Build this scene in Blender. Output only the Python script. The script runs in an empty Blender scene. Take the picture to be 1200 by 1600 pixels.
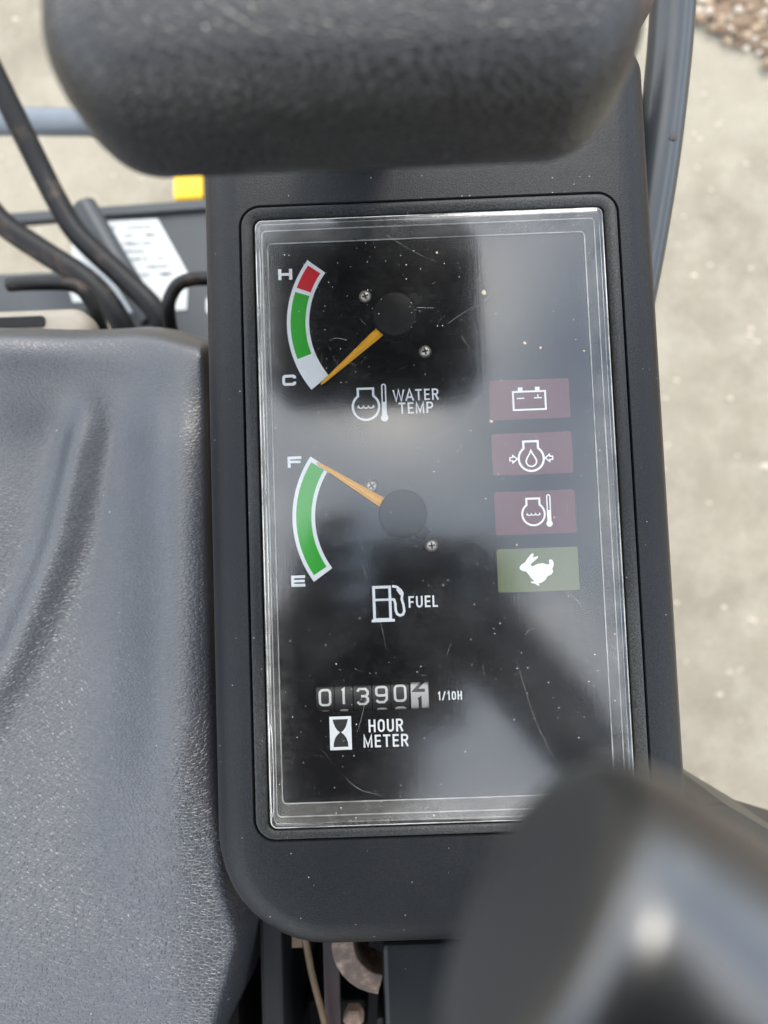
import bpy, math, random
from mathutils import Vector, Matrix
R = math.radians
PI = math.pi
rng = random.Random(7)
S = bpy.context.scene
COL = S.collection

# ------------------------------------------------------------------ camera
cam = bpy.data.cameras.new('camera')
cam.sensor_fit = 'VERTICAL'
cam.sensor_height = 34.6
cam.sensor_width = 25.95
cam.lens = 26.0
cam.clip_start = 0.004
cam.clip_end = 400
cam.dof.use_dof = True
cam.dof.focus_distance = 0.304
cam.dof.aperture_fstop = 6.6
cam.dof.aperture_blades = 0
camo = bpy.data.objects.new('camera', cam)
COL.objects.link(camo)
camo.matrix_world = Matrix(((0.999272, 0.0370095, 0.0092574, 0.0),
                            (-0.0363246, 0.9971853, -0.0655897, 0.0),
                            (-0.0116588, 0.0652057, 0.9978037, 0.300),
                            (0, 0, 0, 1)))
S.camera = camo

# ------------------------------------------------------------------ sky, sun, exposure
SUN_EL, SUN_AZ = 50.0, 18.0          # azimuth measured from +Y towards +X
w = bpy.data.worlds.new('World'); S.world = w; w.use_nodes = True
nt = w.node_tree; nt.nodes.clear()
def wn(t, **k):
    n = nt.nodes.new(t)
    for a, b in k.items(): setattr(n, a, b)
    return n
sky = wn('ShaderNodeTexSky', sky_type='NISHITA', sun_disc=False)
sky.sun_elevation = R(SUN_EL); sky.sun_rotation = R(SUN_AZ)
sky.air_density = 1.0; sky.dust_density = 1.5
tc = wn('ShaderNodeTexCoord')
mp = wn('ShaderNodeMapping'); mp.inputs['Scale'].default_value = (1.0, 1.0, 1.5)
mp.inputs['Location'].default_value = (0.35, 0.1, 0.2)
no = wn('ShaderNodeTexNoise'); no.inputs['Scale'].default_value = 2.1
no.inputs['Detail'].default_value = 6; no.inputs['Roughness'].default_value = 0.55
ra = wn('ShaderNodeValToRGB')
ra.color_ramp.elements[0].position = 0.42; ra.color_ramp.elements[1].position = 0.62
ra.color_ramp.elements[0].color = (0.45, 0.45, 0.45, 1)
mx = wn('ShaderNodeMix', data_type='RGBA')
cc = wn('ShaderNodeMix', data_type='RGBA')
cc.inputs['A'].default_value = (8.6, 11.6, 16.2, 1); cc.inputs['B'].default_value = (27.0, 26.0, 24.4, 1)
rb_ = wn('ShaderNodeMapRange'); rb_.inputs['From Min'].default_value = 0.40; rb_.inputs['From Max'].default_value = 0.64
bg = wn('ShaderNodeBackground'); bg.inputs['Strength'].default_value = 0.15
wo = wn('ShaderNodeOutputWorld')
L = nt.links.new
L(tc.outputs['Generated'], mp.inputs['Vector']); L(mp.outputs['Vector'], no.inputs['Vector'])
L(no.outputs['Fac'], ra.inputs['Fac']); L(ra.outputs['Color'], mx.inputs['Factor'])
L(no.outputs['Fac'], rb_.inputs['Value']); L(rb_.outputs[0], cc.inputs['Factor']); L(cc.outputs['Result'], mx.inputs['B'])
L(sky.outputs['Color'], mx.inputs['A']); L(mx.outputs['Result'], bg.inputs['Color'])
L(bg.outputs['Background'], wo.inputs['Surface'])

sun = bpy.data.lights.new('sun', 'SUN'); sun.energy = 1.5; sun.angle = R(11); sun.color = (1, 0.93, 0.82)
suno = bpy.data.objects.new('sun', sun); COL.objects.link(suno)
sd = Vector((math.sin(R(SUN_AZ)) * math.cos(R(SUN_EL)), math.cos(R(SUN_AZ)) * math.cos(R(SUN_EL)), math.sin(R(SUN_EL))))
suno.rotation_euler = sd.to_track_quat('Z', 'Y').to_euler()
suno.location = sd * 5

vs = S.view_settings
vs.view_transform = 'Standard'; vs.look = 'None'; vs.gamma = 1.0; vs.use_curve_mapping = False
vs.exposure = 0.78

# ------------------------------------------------------------------ materials
class Mat:
    def __init__(s, name):
        s.m = bpy.data.materials.new(name); s.m.use_nodes = True
        s.t = s.m.node_tree; s.t.nodes.clear()
        s.out = s.n('ShaderNodeOutputMaterial')
    def n(s, t, **k):
        n = s.t.nodes.new(t)
        for a, b in k.items():
            if a.startswith('i_'):
                n.inputs[a[2:].replace('_', ' ')].default_value = b
            else: setattr(n, a, b)
        return n
    def l(s, a, b): s.t.links.new(a, b)
    def coord(s, scale=(1, 1, 1), rot=(0, 0, 0)):
        c = s.n('ShaderNodeTexCoord'); m = s.n('ShaderNodeMapping')
        m.inputs['Scale'].default_value = scale; m.inputs['Rotation'].default_value = rot
        s.l(c.outputs['Object'], m.inputs['Vector']); return m.outputs['Vector']
    def noise(s, vec, scale, detail=3, rough=0.5):
        n = s.n('ShaderNodeTexNoise'); n.inputs['Scale'].default_value = scale
        n.inputs['Detail'].default_value = detail; n.inputs['Roughness'].default_value = rough
        s.l(vec, n.inputs['Vector']); return n.outputs['Fac']
    def voro(s, vec, scale, feature='F1', rnd=1.0):
        n = s.n('ShaderNodeTexVoronoi', feature=feature); n.inputs['Scale'].default_value = scale
        n.inputs['Randomness'].default_value = rnd
        s.l(vec, n.inputs['Vector']); return n
    def ramp(s, fac, *stops):
        r = s.n('ShaderNodeValToRGB'); e = r.color_ramp.elements
        while len(e) < len(stops): e.new(0.5)
        for el, (p, c) in zip(e, stops):
            el.position = p; el.color = (c, c, c, 1) if not hasattr(c, '__len__') else (*c, 1)
        s.l(fac, r.inputs['Fac']); return r.outputs['Color']
    def math(s, op, a, b=0.0, clamp=False):
        n = s.n('ShaderNodeMath', operation=op, use_clamp=clamp)
        for i, v in enumerate((a, b)):
            if hasattr(v, 'is_linked') or hasattr(v, 'links'): s.l(v, n.inputs[i])
            else: n.inputs[i].default_value = v
        return n.outputs[0]
    def mix(s, fac, a, b):
        n = s.n('ShaderNodeMix', data_type='RGBA')
        for k, v in (('Factor', fac), ('A', a), ('B', b)):
            if hasattr(v, 'links'): s.l(v, n.inputs[k])
            else: n.inputs[k].default_value = v if not hasattr(v, '__len__') else (*v, 1)
        return n.outputs['Result']
    def bump(s, h, strength, dist=0.0005, normal=None):
        b = s.n('ShaderNodeBump'); b.inputs['Strength'].default_value = strength
        b.inputs['Distance'].default_value = dist
        s.l(h, b.inputs['Height'])
        if normal is not None: s.l(normal, b.inputs['Normal'])
        return b.outputs['Normal']
    def pbr(s, col, rough=0.5, normal=None, metal=0.0, spec=0.5, coat=0.0):
        p = s.n('ShaderNodeBsdfPrincipled')
        for k, v in (('Base Color', col), ('Roughness', rough), ('Metallic', metal), ('Specular IOR Level', spec), ('Coat Weight', coat)):
            if hasattr(v, 'links'): s.l(v, p.inputs[k])
            else: p.inputs[k].default_value = v if not hasattr(v, '__len__') else (*v, 1)
        if normal is not None: s.l(normal, p.inputs['Normal'])
        s.l(p.outputs[0], s.out.inputs['Surface'])
        return p

def specks(m, vec, scale, thr, keep):
    """small random dots: 1 inside a dot"""
    v = m.voro(vec, scale); v.voronoi_dimensions = '2D'
    sep = m.n('ShaderNodeSeparateColor'); m.l(v.outputs['Color'], sep.inputs[0])
    size = m.math('MULTIPLY', sep.outputs[0], thr)
    inside = m.math('LESS_THAN', v.outputs['Distance'], size)
    pick = m.math('LESS_THAN', sep.outputs[1], keep)
    return m.math('MULTIPLY', inside, pick)

M = {}
def plain(name, col, rough=0.5, metal=0.0, spec=0.5, nscale=0, namp=0.25, bscale=0, bst=0.2, bd=0.0003):
    m = Mat(name); v = m.coord(); c = col; nrm = None
    if nscale:
        f = m.noise(v, nscale, 4, 0.6)
        c = m.mix(f, tuple(x * (1 - namp) for x in col), tuple(min(1, x * (1 + namp)) for x in col))
    if bscale: nrm = m.bump(m.noise(v, bscale, 3, 0.6), bst, bd)
    m.pbr(c, rough, nrm, metal, spec); M[name] = m.m; return m

# textured black console plastic with dust
def plastic(name, base, rough, grain, dustamt, spec=0.15):
    m = Mat(name); v = m.coord()
    g = m.noise(v, 1900, 2, 0.6)
    nrm = m.bump(g, grain, 0.0004)
    big = m.noise(v, 7, 3, 0.5)
    sp = specks(m, v, 330, 0.06, 0.05)
    film = m.ramp(m.math('MULTIPLY', m.noise(v, 1700, 2, 0.7), big), (0.20, 0.0), (0.45, dustamt))
    c = m.mix(film, base, (0.33, 0.32, 0.29))
    c = m.mix(m.math('MULTIPLY', sp, 0.8), c, (0.55, 0.54, 0.5))
    r = m.math('ADD', m.math('MULTIPLY', m.noise(v, 30, 4, 0.6), 0.2), rough - 0.1)
    m.pbr(c, r, nrm, spec=spec); M[name] = m.m
plastic('plastic', (0.0055, 0.0062, 0.0072), 0.34, 0.5, 0.035)
plastic('plastic_smooth', (0.007, 0.008, 0.009), 0.34, 0.10, 0.05)
plastic('bezel', (0.008, 0.009, 0.010), 0.36, 0.25, 0.16)

# vinyl
def vinyl(name, base, rough, cell, strength, wrinkle, spec=0.5, worn=None):
    m = Mat(name)
    v = m.coord((1, 1.9, 1)); v1 = m.coord()
    warp = m.n('ShaderNodeTexNoise'); warp.inputs['Scale'].default_value = cell * 0.35; m.l(v, warp.inputs['Vector'])
    va = m.n('ShaderNodeVectorMath', operation='SCALE'); va.inputs['Scale'].default_value = 1.2 / cell
    m.l(warp.outputs['Color'], va.inputs[0])
    vb = m.n('ShaderNodeVectorMath', operation='ADD'); m.l(v, vb.inputs[0]); m.l(va.outputs[0], vb.inputs[1])
    ce = m.voro(vb.outputs[0], cell, 'DISTANCE_TO_EDGE')
    cells = m.ramp(ce.outputs['Distance'], (0.0, 0.0), (0.16, 1.0))
    fade = m.ramp(m.noise(v1, 9, 3, 0.5), (0.34, 0.6), (0.62, 1.0))
    h = m.math('MULTIPLY', cells, fade)
    if worn:                       # the front of the cushion is polished by use
        so = m.n('ShaderNodeSeparateXYZ'); m.l(v1, so.inputs[0])
        mr = m.n('ShaderNodeMapRange', interpolation_type='SMOOTHSTEP')
        mr.inputs['From Min'].default_value = worn[0]; mr.inputs['From Max'].default_value = worn[1]
        mr.inputs['To Min'].default_value = 1.0; mr.inputs['To Max'].default_value = 0.3
        m.l(so.outputs['Y'], mr.inputs['Value']); h = m.math('MULTIPLY', h, mr.outputs[0])
    n1 = m.bump(h, strength, 0.0004)
    wr = m.noise(m.coord((0.45, 2.2, 1), (0, 0, 0.25)), 90, 4, 0.6)
    n2 = m.bump(wr, wrinkle, 0.0012, n1)
    c = m.mix(m.noise(v1, 18, 5, 0.65), base, tuple(x * 1.8 for x in base))
    sp = specks(m, v1, 120, 0.04, 0.05)
    c = m.mix(m.math('MULTIPLY', sp, 0.6), c, (0.4, 0.39, 0.35))
    r = m.math('ADD', m.math('MULTIPLY', m.noise(v1, 22, 4, 0.6), 0.18), rough - 0.09)
    m.pbr(c, r, n2, spec=spec); M[name] = m.m
vinyl('seat_vinyl', (0.020, 0.021, 0.024), 0.35, 380, 0.60, 0.06, spec=0.70, worn=(0.0, 0.18))
vinyl('pad_vinyl', (0.009, 0.0085, 0.008), 0.34, 360, 0.50, 0.10, spec=0.42)

# dial face: satin black with faint vertical brushing
m = Mat('dial_black'); v = m.coord((1, 0.03, 1))
nrm = m.bump(m.noise(v, 2200, 2, 0.6), 0.05, 0.0002)
m.pbr((0.006, 0.0065, 0.007), 0.16, nrm, spec=0.3); M['dial_black'] = m.m

# printed inks, lamps, needles
plain('ink_white', (0.86, 0.87, 0.87), 0.5, spec=0.2)
plain('ink_green', (0.020, 0.40, 0.018), 0.5, spec=0.15)
plain('ink_red', (0.66, 0.004, 0.016), 0.5, spec=0.15)
plain('ink_black', (0.012, 0.012, 0.012), 0.4)
plain('lamp_red', (0.085, 0.006, 0.009), 0.25, nscale=60, namp=0.15)
plain('lamp_green', (0.10, 0.125, 0.040), 0.25, nscale=60, namp=0.12)
plain('needle_orange', (0.95, 0.44, 0.03), 0.45, spec=0.2)
plain('hub_black', (0.007, 0.0075, 0.008), 0.45, spec=0.14, bscale=900, bst=0.08)
plain('screw_steel', (0.42, 0.39, 0.34), 0.42, metal=0.75, nscale=700, namp=0.5)
plain('screw_slot', (0.02, 0.018, 0.016), 0.7)
plain('drum_black', (0.016, 0.014, 0.014), 0.5)
plain('drum_white', (0.50, 0.49, 0.46), 0.5, nscale=500, namp=0.12)
plain('digit_cream', (0.62, 0.61, 0.57), 0.5, nscale=600, namp=0.15)
plain('dark_void', (0.006, 0.006, 0.006), 0.8)

# clear cover: thin acrylic sheet (specular film + transmission + dust)
m = Mat('clear_cover'); v = m.coord()
vb = m.coord((1, 0.02, 1))
n0 = m.bump(m.noise(vb, 1600, 2, 0.6), 0.05, 0.0002)
fr = m.n('ShaderNodeFresnel'); fr.inputs['IOR'].default_value = 1.5; m.l(n0, fr.inputs['Normal'])
refl = m.math('MULTIPLY', fr.outputs[0], 1.38, True)
tr = m.n('ShaderNodeBsdfTransparent'); tr.inputs['Color'].default_value = (0.95, 0.955, 0.955, 1)
gl = m.n('ShaderNodeBsdfGlossy'); gl.inputs['Color'].default_value = (1, 1, 1, 1)
rr = m.math('ADD', m.math('MULTIPLY', m.noise(v, 45, 5, 0.65), 0.16), 0.045)
m.l(rr, gl.inputs['Roughness']); m.l(n0, gl.inputs['Normal'])
ms = m.n('ShaderNodeMixShader'); m.l(refl, ms.inputs[0]); m.l(tr.outputs[0], ms.inputs[1]); m.l(gl.outputs[0], ms.inputs[2])
df = m.n('ShaderNodeBsdfDiffuse'); df.inputs['Color'].default_value = (0.66, 0.64, 0.60, 1)
s1 = specks(m, v, 520, 0.11, 0.12); s2 = specks(m, v, 130, 0.030, 0.08)
sm = m.math('MULTIPLY', m.ramp(m.noise(v, 26, 6, 0.7), (0.42, 0.002), (0.75, 0.022)), m.ramp(m.noise(v, 500, 3, 0.7), (0.3, 0.4), (0.7, 1.0)))
sx_ = m.n('ShaderNodeSeparateXYZ'); m.l(v, sx_.inputs[0])       # grime packed along the rim
ex = m.math('DIVIDE', m.math('ABSOLUTE', m.math('SUBTRACT', sx_.outputs[0], 0.0191)), 0.0695)
ey = m.math('DIVIDE', m.math('ADD', m.math('ABSOLUTE', m.math('SUBTRACT', sx_.outputs[1], 0.0194)), -0.0494), 0.0695)
ed = m.ramp(m.math('MAXIMUM', ex, ey), (0.82, 0.0), (0.99, 0.07))
sm = m.math('ADD', sm, m.math('MULTIPLY', ed, m.ramp(m.noise(v, 70, 5, 0.7), (0.40, 0.0), (0.66, 1.0))))
fl = m.math('ADD', m.math('ADD', m.math('MULTIPLY', s1, m.ramp(m.noise(v, 800, 1, 0.5), (0.38, 0.05), (0.68, 0.75))), m.math('MULTIPLY', s2, 0.7)), sm, True)
m2 = m.n('ShaderNodeMixShader'); m.l(fl, m2.inputs[0]); m.l(ms.outputs[0], m2.inputs[1]); m.l(df.outputs[0], m2.inputs[2])
m.l(m2.outputs[0], m.out.inputs['Surface']); M['clear_cover'] = m.m

# thick acrylic walls of the cover
def acrylic(name, tint, fac, rough, lo=0.6):
    m = Mat(name); v = m.coord()
    tr = m.n('ShaderNodeBsdfTransparent'); tr.inputs['Color'].default_value = (0.8, 0.81, 0.8, 1)
    p = m.n('ShaderNodeBsdfPrincipled'); p.inputs['Base Color'].default_value = (*tint, 1)
    p.inputs['Roughness'].default_value = rough
    st = m.noise(m.coord((1, 1, 4)), 60, 5, 0.7)
    m.l(m.bump(st, 0.4, 0.001), p.inputs['Normal'])
    f = m.ramp(m.noise(v, 48, 5, 0.65), (0.36, fac * lo), (0.66, min(1, fac * 1.4)))
    ms = m.n('ShaderNodeMixShader'); m.l(f, ms.inputs[0]); m.l(tr.outputs[0], ms.inputs[1]); m.l(p.outputs[0], ms.inputs[2])
    m.l(ms.outputs[0], m.out.inputs['Surface']); M[name] = m.m
acrylic('acrylic_wall', (0.40, 0.39, 0.36), 0.42, 0.10)
acrylic('glint_line', (0.84, 0.83, 0.80), 0.66, 0.2, 0.4)  # pale tints here and below imitate light refracted at the cover edges
acrylic('glint_edge', (0.66, 0.65, 0.61), 0.58, 0.2, 0.12)
acrylic('scratch', (0.75, 0.74, 0.70), 0.20, 0.4, 0.1)
plain('dirt', (0.33, 0.27, 0.18), 0.9, nscale=900)
plain('dirt_dark', (0.10, 0.06, 0.03), 0.9, nscale=900)

# paint and metal of the machine
plain('rail_paint', (0.022, 0.026, 0.028), 0.32, nscale=40, namp=0.18, bscale=300, bst=0.06)
plain('paint_chip', (0.028, 0.026, 0.024), 0.7, nscale=300)
plain('lever_black', (0.006, 0.006, 0.006), 0.45, spec=0.16, nscale=90, namp=0.5, bscale=500, bst=0.15)
m = Mat('lever_worn'); v = m.coord()
f = m.ramp(m.noise(v, 28, 6, 0.7), (0.52, 0.0), (0.66, 0.8))
m.pbr(m.mix(f, (0.006, 0.006, 0.006), (0.055, 0.035, 0.022)), 0.45, m.bump(m.noise(v, 120, 4, 0.7), 0.3, 0.001), spec=0.2); M['lever_worn'] = m.m
plain('grip_black', (0.010, 0.010, 0.010), 0.30, nscale=60, namp=0.2, spec=1.0)
plain('frame_grey', (0.026, 0.030, 0.032), 0.5, nscale=30, namp=0.3, bscale=250, bst=0.1)
plain('body_dark', (0.006, 0.0065, 0.007), 0.6, spec=0.2, nscale=30, namp=0.3, bscale=250, bst=0.1)
plain('steel_tube', (0.10, 0.115, 0.13), 0.35, nscale=60, namp=0.2)
plain('yellow_paint', (0.80, 0.47, 0.012), 0.4, nscale=40, namp=0.1)
plain('ochre_paint', (0.30, 0.15, 0.015), 0.5, nscale=60, namp=0.35)
plain('rubber_tan', (0.20, 0.175, 0.135), 0.6, nscale=70, namp=0.2)
plain('rust_strip', (0.060, 0.036, 0.014), 0.7, nscale=150, namp=0.5)
plain('decal_grey', (0.27, 0.28, 0.28), 0.6)
m = Mat('decal_white'); v = m.coord()
m.pbr(m.mix(m.noise(v, 25, 4, 0.6), (0.40, 0.41, 0.40), (0.50, 0.51, 0.49)), 0.5); M['decal_white'] = m.m
m = Mat('rusty_steel'); v = m.coord()
f = m.noise(v, 120, 6, 0.7)
m.pbr(m.ramp(f, (0.35, (0.04, 0.035, 0.03)), (0.5, (0.08, 0.048, 0.03)), (0.64, (0.20, 0.15, 0.12))), 0.6, m.bump(f, 0.6, 0.001)); M['rusty_steel'] = m.m

# concrete and gravel
m = Mat('concrete'); v = m.coord()
a = m.noise(v, 3.0, 7, 0.65); b = m.noise(v, 14, 5, 0.7); c = m.noise(v, 160, 4, 0.7)
col = m.ramp(a, (0.30, (0.145, 0.124, 0.091)), (0.5, (0.212, 0.185, 0.138)), (0.72, (0.275, 0.243, 0.185)))
col = m.mix(m.ramp(b, (0.42, 0.0), (0.66, 0.75)), col, (0.285, 0.255, 0.197))
col = m.mix(m.ramp(c, (0.35, 0.35), (0.6, 0.0)), col, (0.13, 0.115, 0.09))
m.pbr(col, 0.85, m.bump(c, 0.5, 0.004), spec=0.2); M['concrete'] = m.m
def stone(name, col): plain(name, col, 0.85, nscale=60, namp=0.4, spec=0.2)
stone('chip_tan', (0.28, 0.21, 0.14)); stone('chip_brown', (0.15, 0.10, 0.065)); stone('chip_pale', (0.40, 0.34, 0.27))
plain('soil', (0.16, 0.11, 0.07), 0.95, nscale=30, namp=0.5, bscale=80, bst=0.6, bd=0.01)
# photographer
plain('jacket', (0.028, 0.017, 0.018), 0.85, nscale=40, namp=0.3)
plain('skin', (0.46, 0.26, 0.18), 0.5, nscale=60, namp=0.15)
plain('cap_cloth', (0.02, 0.022, 0.03), 0.85, nscale=50, namp=0.3)
plain('phone_black', (0.012, 0.012, 0.013), 0.25)
plain('phone_glass', (0.004, 0.004, 0.005), 0.08)

# ------------------------------------------------------------------ helpers (millimetres in, metres out)
def obj(name, verts, faces, mat, parent=None, smooth=False, unit=0.001, bevel=0.0, seg=2, angle=None):
    me = bpy.data.meshes.new(name)
    me.from_pydata([(x * unit, y * unit, z * unit) for x, y, z in verts], [], faces)
    me.validate(); me.update()
    o = bpy.data.objects.new(name, me); COL.objects.link(o)
    me.materials.append(M[mat] if isinstance(mat, str) else mat)
    if smooth:
        for p in me.polygons: p.use_smooth = True
        if angle is not None: me.set_sharp_from_angle(angle=R(angle))
    if bevel:
        b = o.modifiers.new('bevel', 'BEVEL'); b.width = bevel * unit; b.segments = seg; b.limit_method = 'ANGLE'
    if parent is not None: o.parent = parent
    return o
def thing(name, label, cat, loc=(0, 0, 0), group=None):
    o = bpy.data.objects.new(name, None); COL.objects.link(o); o.empty_display_size = 0.02
    o.location = [c * 0.001 for c in loc]
    o['label'] = label; o['category'] = cat
    if group: o['group'] = group
    return o
def tag(o, label, cat, group=None):
    o['label'] = label; o['category'] = cat
    if group: o['group'] = group
    return o
def rrect(x0, y0, x1, y1, r, n=6):
    rs = r if hasattr(r, '__len__') else (r,) * 4          # bl, br, tr, tl
    pts = []
    for (cx, cy, a0, rr) in ((x0, y0, 180, rs[0]), (x1, y0, 270, rs[1]), (x1, y1, 0, rs[2]), (x0, y1, 90, rs[3])):
        sx = 1 if cx == x0 else -1; sy = 1 if cy == y0 else -1
        for i in range(n + 1):
            a = R(a0 + 90 * i / n)
            pts.append((cx + sx * rr + rr * math.cos(a), cy + sy * rr + rr * math.sin(a)))
    return pts
def loft(loops, cap0=False, cap1=False, closed=True):
    v = []; f = []; n = len(loops[0])
    for l in loops: v += l
    for k in range(len(loops) - 1):
        for i in range(n if closed else n - 1):
            j = (i + 1) % n
            f.append((k * n + i, k * n + j, (k + 1) * n + j, (k + 1) * n + i))
    if cap0: f.append(tuple(range(n))[::-1])
    if cap1: f.append(tuple((len(loops) - 1) * n + i for i in range(n)))
    return v, f
def lz(loop, z): return [(x, y, z) for x, y in loop]
def boxv(x0, y0, z0, x1, y1, z1):
    return loft([lz([(x0, y0), (x1, y0), (x1, y1), (x0, y1)], z0), lz([(x0, y0), (x1, y0), (x1, y1), (x0, y1)], z1)], True, True)
def merge(*parts):
    v = []; f = []
    for a, b in parts:
        o = len(v); v += a; f += [tuple(i + o for i in q) for q in b]
    return v, f
def catmull(pts, k=8):
    P = [Vector(p) for p in pts]; out = []
    for i in range(len(P) - 1):
        a = P[i - 1] if i else P[0] * 2 - P[1]; d = P[i + 2] if i + 2 < len(P) else P[-1] * 2 - P[-2]
        b, c = P[i], P[i + 1]
        for j in range(k):
            t = j / k
            out.append(0.5 * ((2 * b) + (c - a) * t + (2 * a - 5 * b + 4 * c - d) * t * t + (3 * b - a - 3 * c + d) * t ** 3))
    out.append(P[-1]); return out
def tubev(path, r, n=16, caps=True):
    P = [Vector(p) for p in path]
    T = [(P[min(i + 1, len(P) - 1)] - P[max(i - 1, 0)]).normalized() for i in range(len(P))]
    up = Vector((0, 0, 1)) if abs(T[0].z) < 0.9 else Vector((1, 0, 0))
    N = (up - T[0] * up.dot(T[0])).normalized(); loops = []
    for i, p in enumerate(P):
        N = (N - T[i] * N.dot(T[i])).normalized(); B = T[i].cross(N)
        rr = r(i / (len(P) - 1)) if callable(r) else r
        loops.append([tuple(p + (N * math.cos(2 * PI * k / n) + B * math.sin(2 * PI * k / n)) * rr) for k in range(n)])
    return loft(loops, caps, caps)
def strokev(pts, wd, z, closed=False):
    """flat ribbon with mitred joints along a 2D polyline"""
    P = [Vector(p) for p in pts]; n = len(P); v = []; f = []
    for i in range(n):
        if closed: a, b = P[i - 1], P[(i + 1) % n]
        else: a, b = P[max(i - 1, 0)], P[min(i + 1, n - 1)]
        d1 = (P[i] - a).normalized() if (P[i] - a).length > 1e-9 else (b - P[i]).normalized()
        d2 = (b - P[i]).normalized() if (b - P[i]).length > 1e-9 else d1
        n1 = Vector((-d1.y, d1.x)); n2 = Vector((-d2.y, d2.x)); mm = (n1 + n2)
        mm = mm.normalized() if mm.length > 1e-6 else n1
        k = wd / 2 / max(0.45, mm.dot(n1))
        q = P[i] + mm * k; s = P[i] - mm * k
        v += [(q.x, q.y, z), (s.x, s.y, z)]
    for i in range(n if closed else n - 1):
        j = (i + 1) % n; f.append((2 * i, 2 * i + 1, 2 * j + 1, 2 * j))
    return v, f
def arc(cx, cy, r, a0, a1, n=24, ry=None):
    ry = r if ry is None else ry
    return [(cx + r * math.cos(R(a0 + (a1 - a0) * i / n)), cy + ry * math.sin(R(a0 + (a1 - a0) * i / n))) for i in range(n + 1)]
def polyv(pts, z): return [(x, y, z) for x, y in pts], [tuple(range(len(pts)))]
def shift(pts, dx, dy, s=1.0): return [(x * s + dx, y * s + dy) for x, y in pts]
def lathe(prof, n=24, c=(0, 0, 0)):
    loops = [[(c[0] + r * math.cos(2 * PI * k / n), c[1] + r * math.sin(2 * PI * k / n), c[2] + z) for k in range(n)] for r, z in prof]
    return loft(loops, True, True)

# ================================================================== the setting
g = obj('ground', [(-60, -60, -0.95), (60, -60, -0.95), (60, 60, -0.95), (-60, 60, -0.95)], [(0, 1, 2, 3)], 'concrete', unit=1.0)
g['kind'] = 'structure'
# bed of loose chips beyond the concrete edge
A, B = Vector((0.40, 1.030)), Vector((0.80, 0.706)); du = (B - A).normalized(); dn = Vector((-du.y, du.x))
if dn.y < 0: dn = -dn
c4 = [A - du * 1.2, B + du * 1.2, B + du * 1.2 + dn * 2.2, A - du * 1.2 + dn * 2.2]
sb = obj('soil_bed', [(p.x, p.y, -0.944) for p in c4], [(0, 1, 2, 3)], 'soil', unit=1.0); sb['kind'] = 'structure'
for key, cnt in (('chip_tan', 1700), ('chip_brown', 1300), ('chip_pale', 1300)):
    parts = []
    for _ in range(cnt):
        p = A + du * rng.uniform(-0.45, 1.0) + dn * (rng.random() ** 1.3 * 1.0 - 0.025 * rng.random())
        s = rng.uniform(0.004, 0.011); a = rng.uniform(0, 6.28); fl = rng.uniform(0.35, 0.8)
        ring = []
        for k in range(5):
            b = a + k * 1.2566; q = s * rng.uniform(0.7, 1.15)
            ring.append((p.x + math.cos(b) * q * 1.25, p.y + math.sin(b) * q * 0.85))
        z = -0.944 + rng.uniform(0, 0.006)
        top = [(p.x + (x - p.x) * 0.6, p.y + (y - p.y) * 0.6, z + s * fl + rng.uniform(-.002, .002)) for x, y in ring]
        parts.append(loft([lz(ring, z), top], False, True))
    o = obj('gravel', *merge(*parts), key, unit=1.0); o['kind'] = 'stuff'

parts = []
for _ in range(260):
    x, y = (rng.uniform(.30, .85), rng.uniform(-.5, 1.05)) if rng.random() < .6 else (rng.uniform(-.95, -.1), rng.uniform(.45, 1.25))
    s = rng.uniform(.0012, .0045) * (1.8 if rng.random() < .08 else 1); a = rng.uniform(0, 6.28)
    ring = [(x + s * 1.4 * math.cos(a + k * 1.2566) * rng.uniform(.7, 1.2), y + s * math.sin(a + k * 1.2566) * rng.uniform(.7, 1.2)) for k in range(5)]
    parts.append(loft([lz(ring, -.9499), [(x + (p_ - x) * .5, y + (q_ - y) * .5, -.9499 + s * .6) for p_, q_ in ring]], False, True))
gt = obj('grit', *merge(*parts), 'chip_pale', unit=1.0); gt['kind'] = 'stuff'

# ================================================================== machine body under the seat and console
body = thing('machine_deck', 'dark painted machine deck below the seat and the console', 'machine deck', (0, 0, -950))
obj('chassis', *boxv(-420, -560, 0, 95, 165, 640), 'body_dark', body, bevel=6)
obj('seat_box', *boxv(-400, -480, 641, -95, 70, 800), 'body_dark', body, bevel=6)
obj('console_post', *boxv(-45, -125, 641, 88, 185, 880), 'body_dark', body, bevel=6)
obj('side_wall', *boxv(-71, -400, 641, -60, -128, 868), 'body_dark', body, bevel=2)
obj('rear_wall', *boxv(-58, -260, 641, -24, -245, 800), 'body_dark', body, bevel=2)

# ================================================================== console
con = thing('side_console', 'black textured plastic side console housing framing the instrument panel', 'console', (0, 0, -70))
def hl(o, z, top=0):            # outline grown by o
    return lz(rrect(-74 - o, -149 - o, 113 + o, 216 + o, (44 + o, 34 + o, 16 + o, 16 + o), 10), z + 70)
hole = rrect(-57.0, -104.8, 95.6, 145.2, 8.8, 10)
prof = [(4.5, -66), (2.5, -40), (0.6, -22), (-0.4, -15), (-2.0, -10), (-4.2, -6.2), (-7, -3.4), (-10.5, -1.4), (-14, -0.5)]
loops = [hl(o, z) for o, z in prof]
# blend onto the opening so that the top runs flat up to the groove
top = [lz(hole, 70 - 0.1), lz(rrect(-56.6, -104.4, 95.2, 144.8, 8.4, 10), 70 - 0.6), lz(rrect(-56.5, -104.3, 95.1, 144.7, 8.3, 10), 70 - 12)]
v, f = loft(loops + top, True, False)
obj('housing', v, f, 'plastic', con, smooth=True, angle=50)
obj('gasket', *loft([hl(1.6, -70), hl(6.4, -70), hl(6.4, -67), hl(1.6, -67)], False, False), 'ochre_paint', con)

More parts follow.
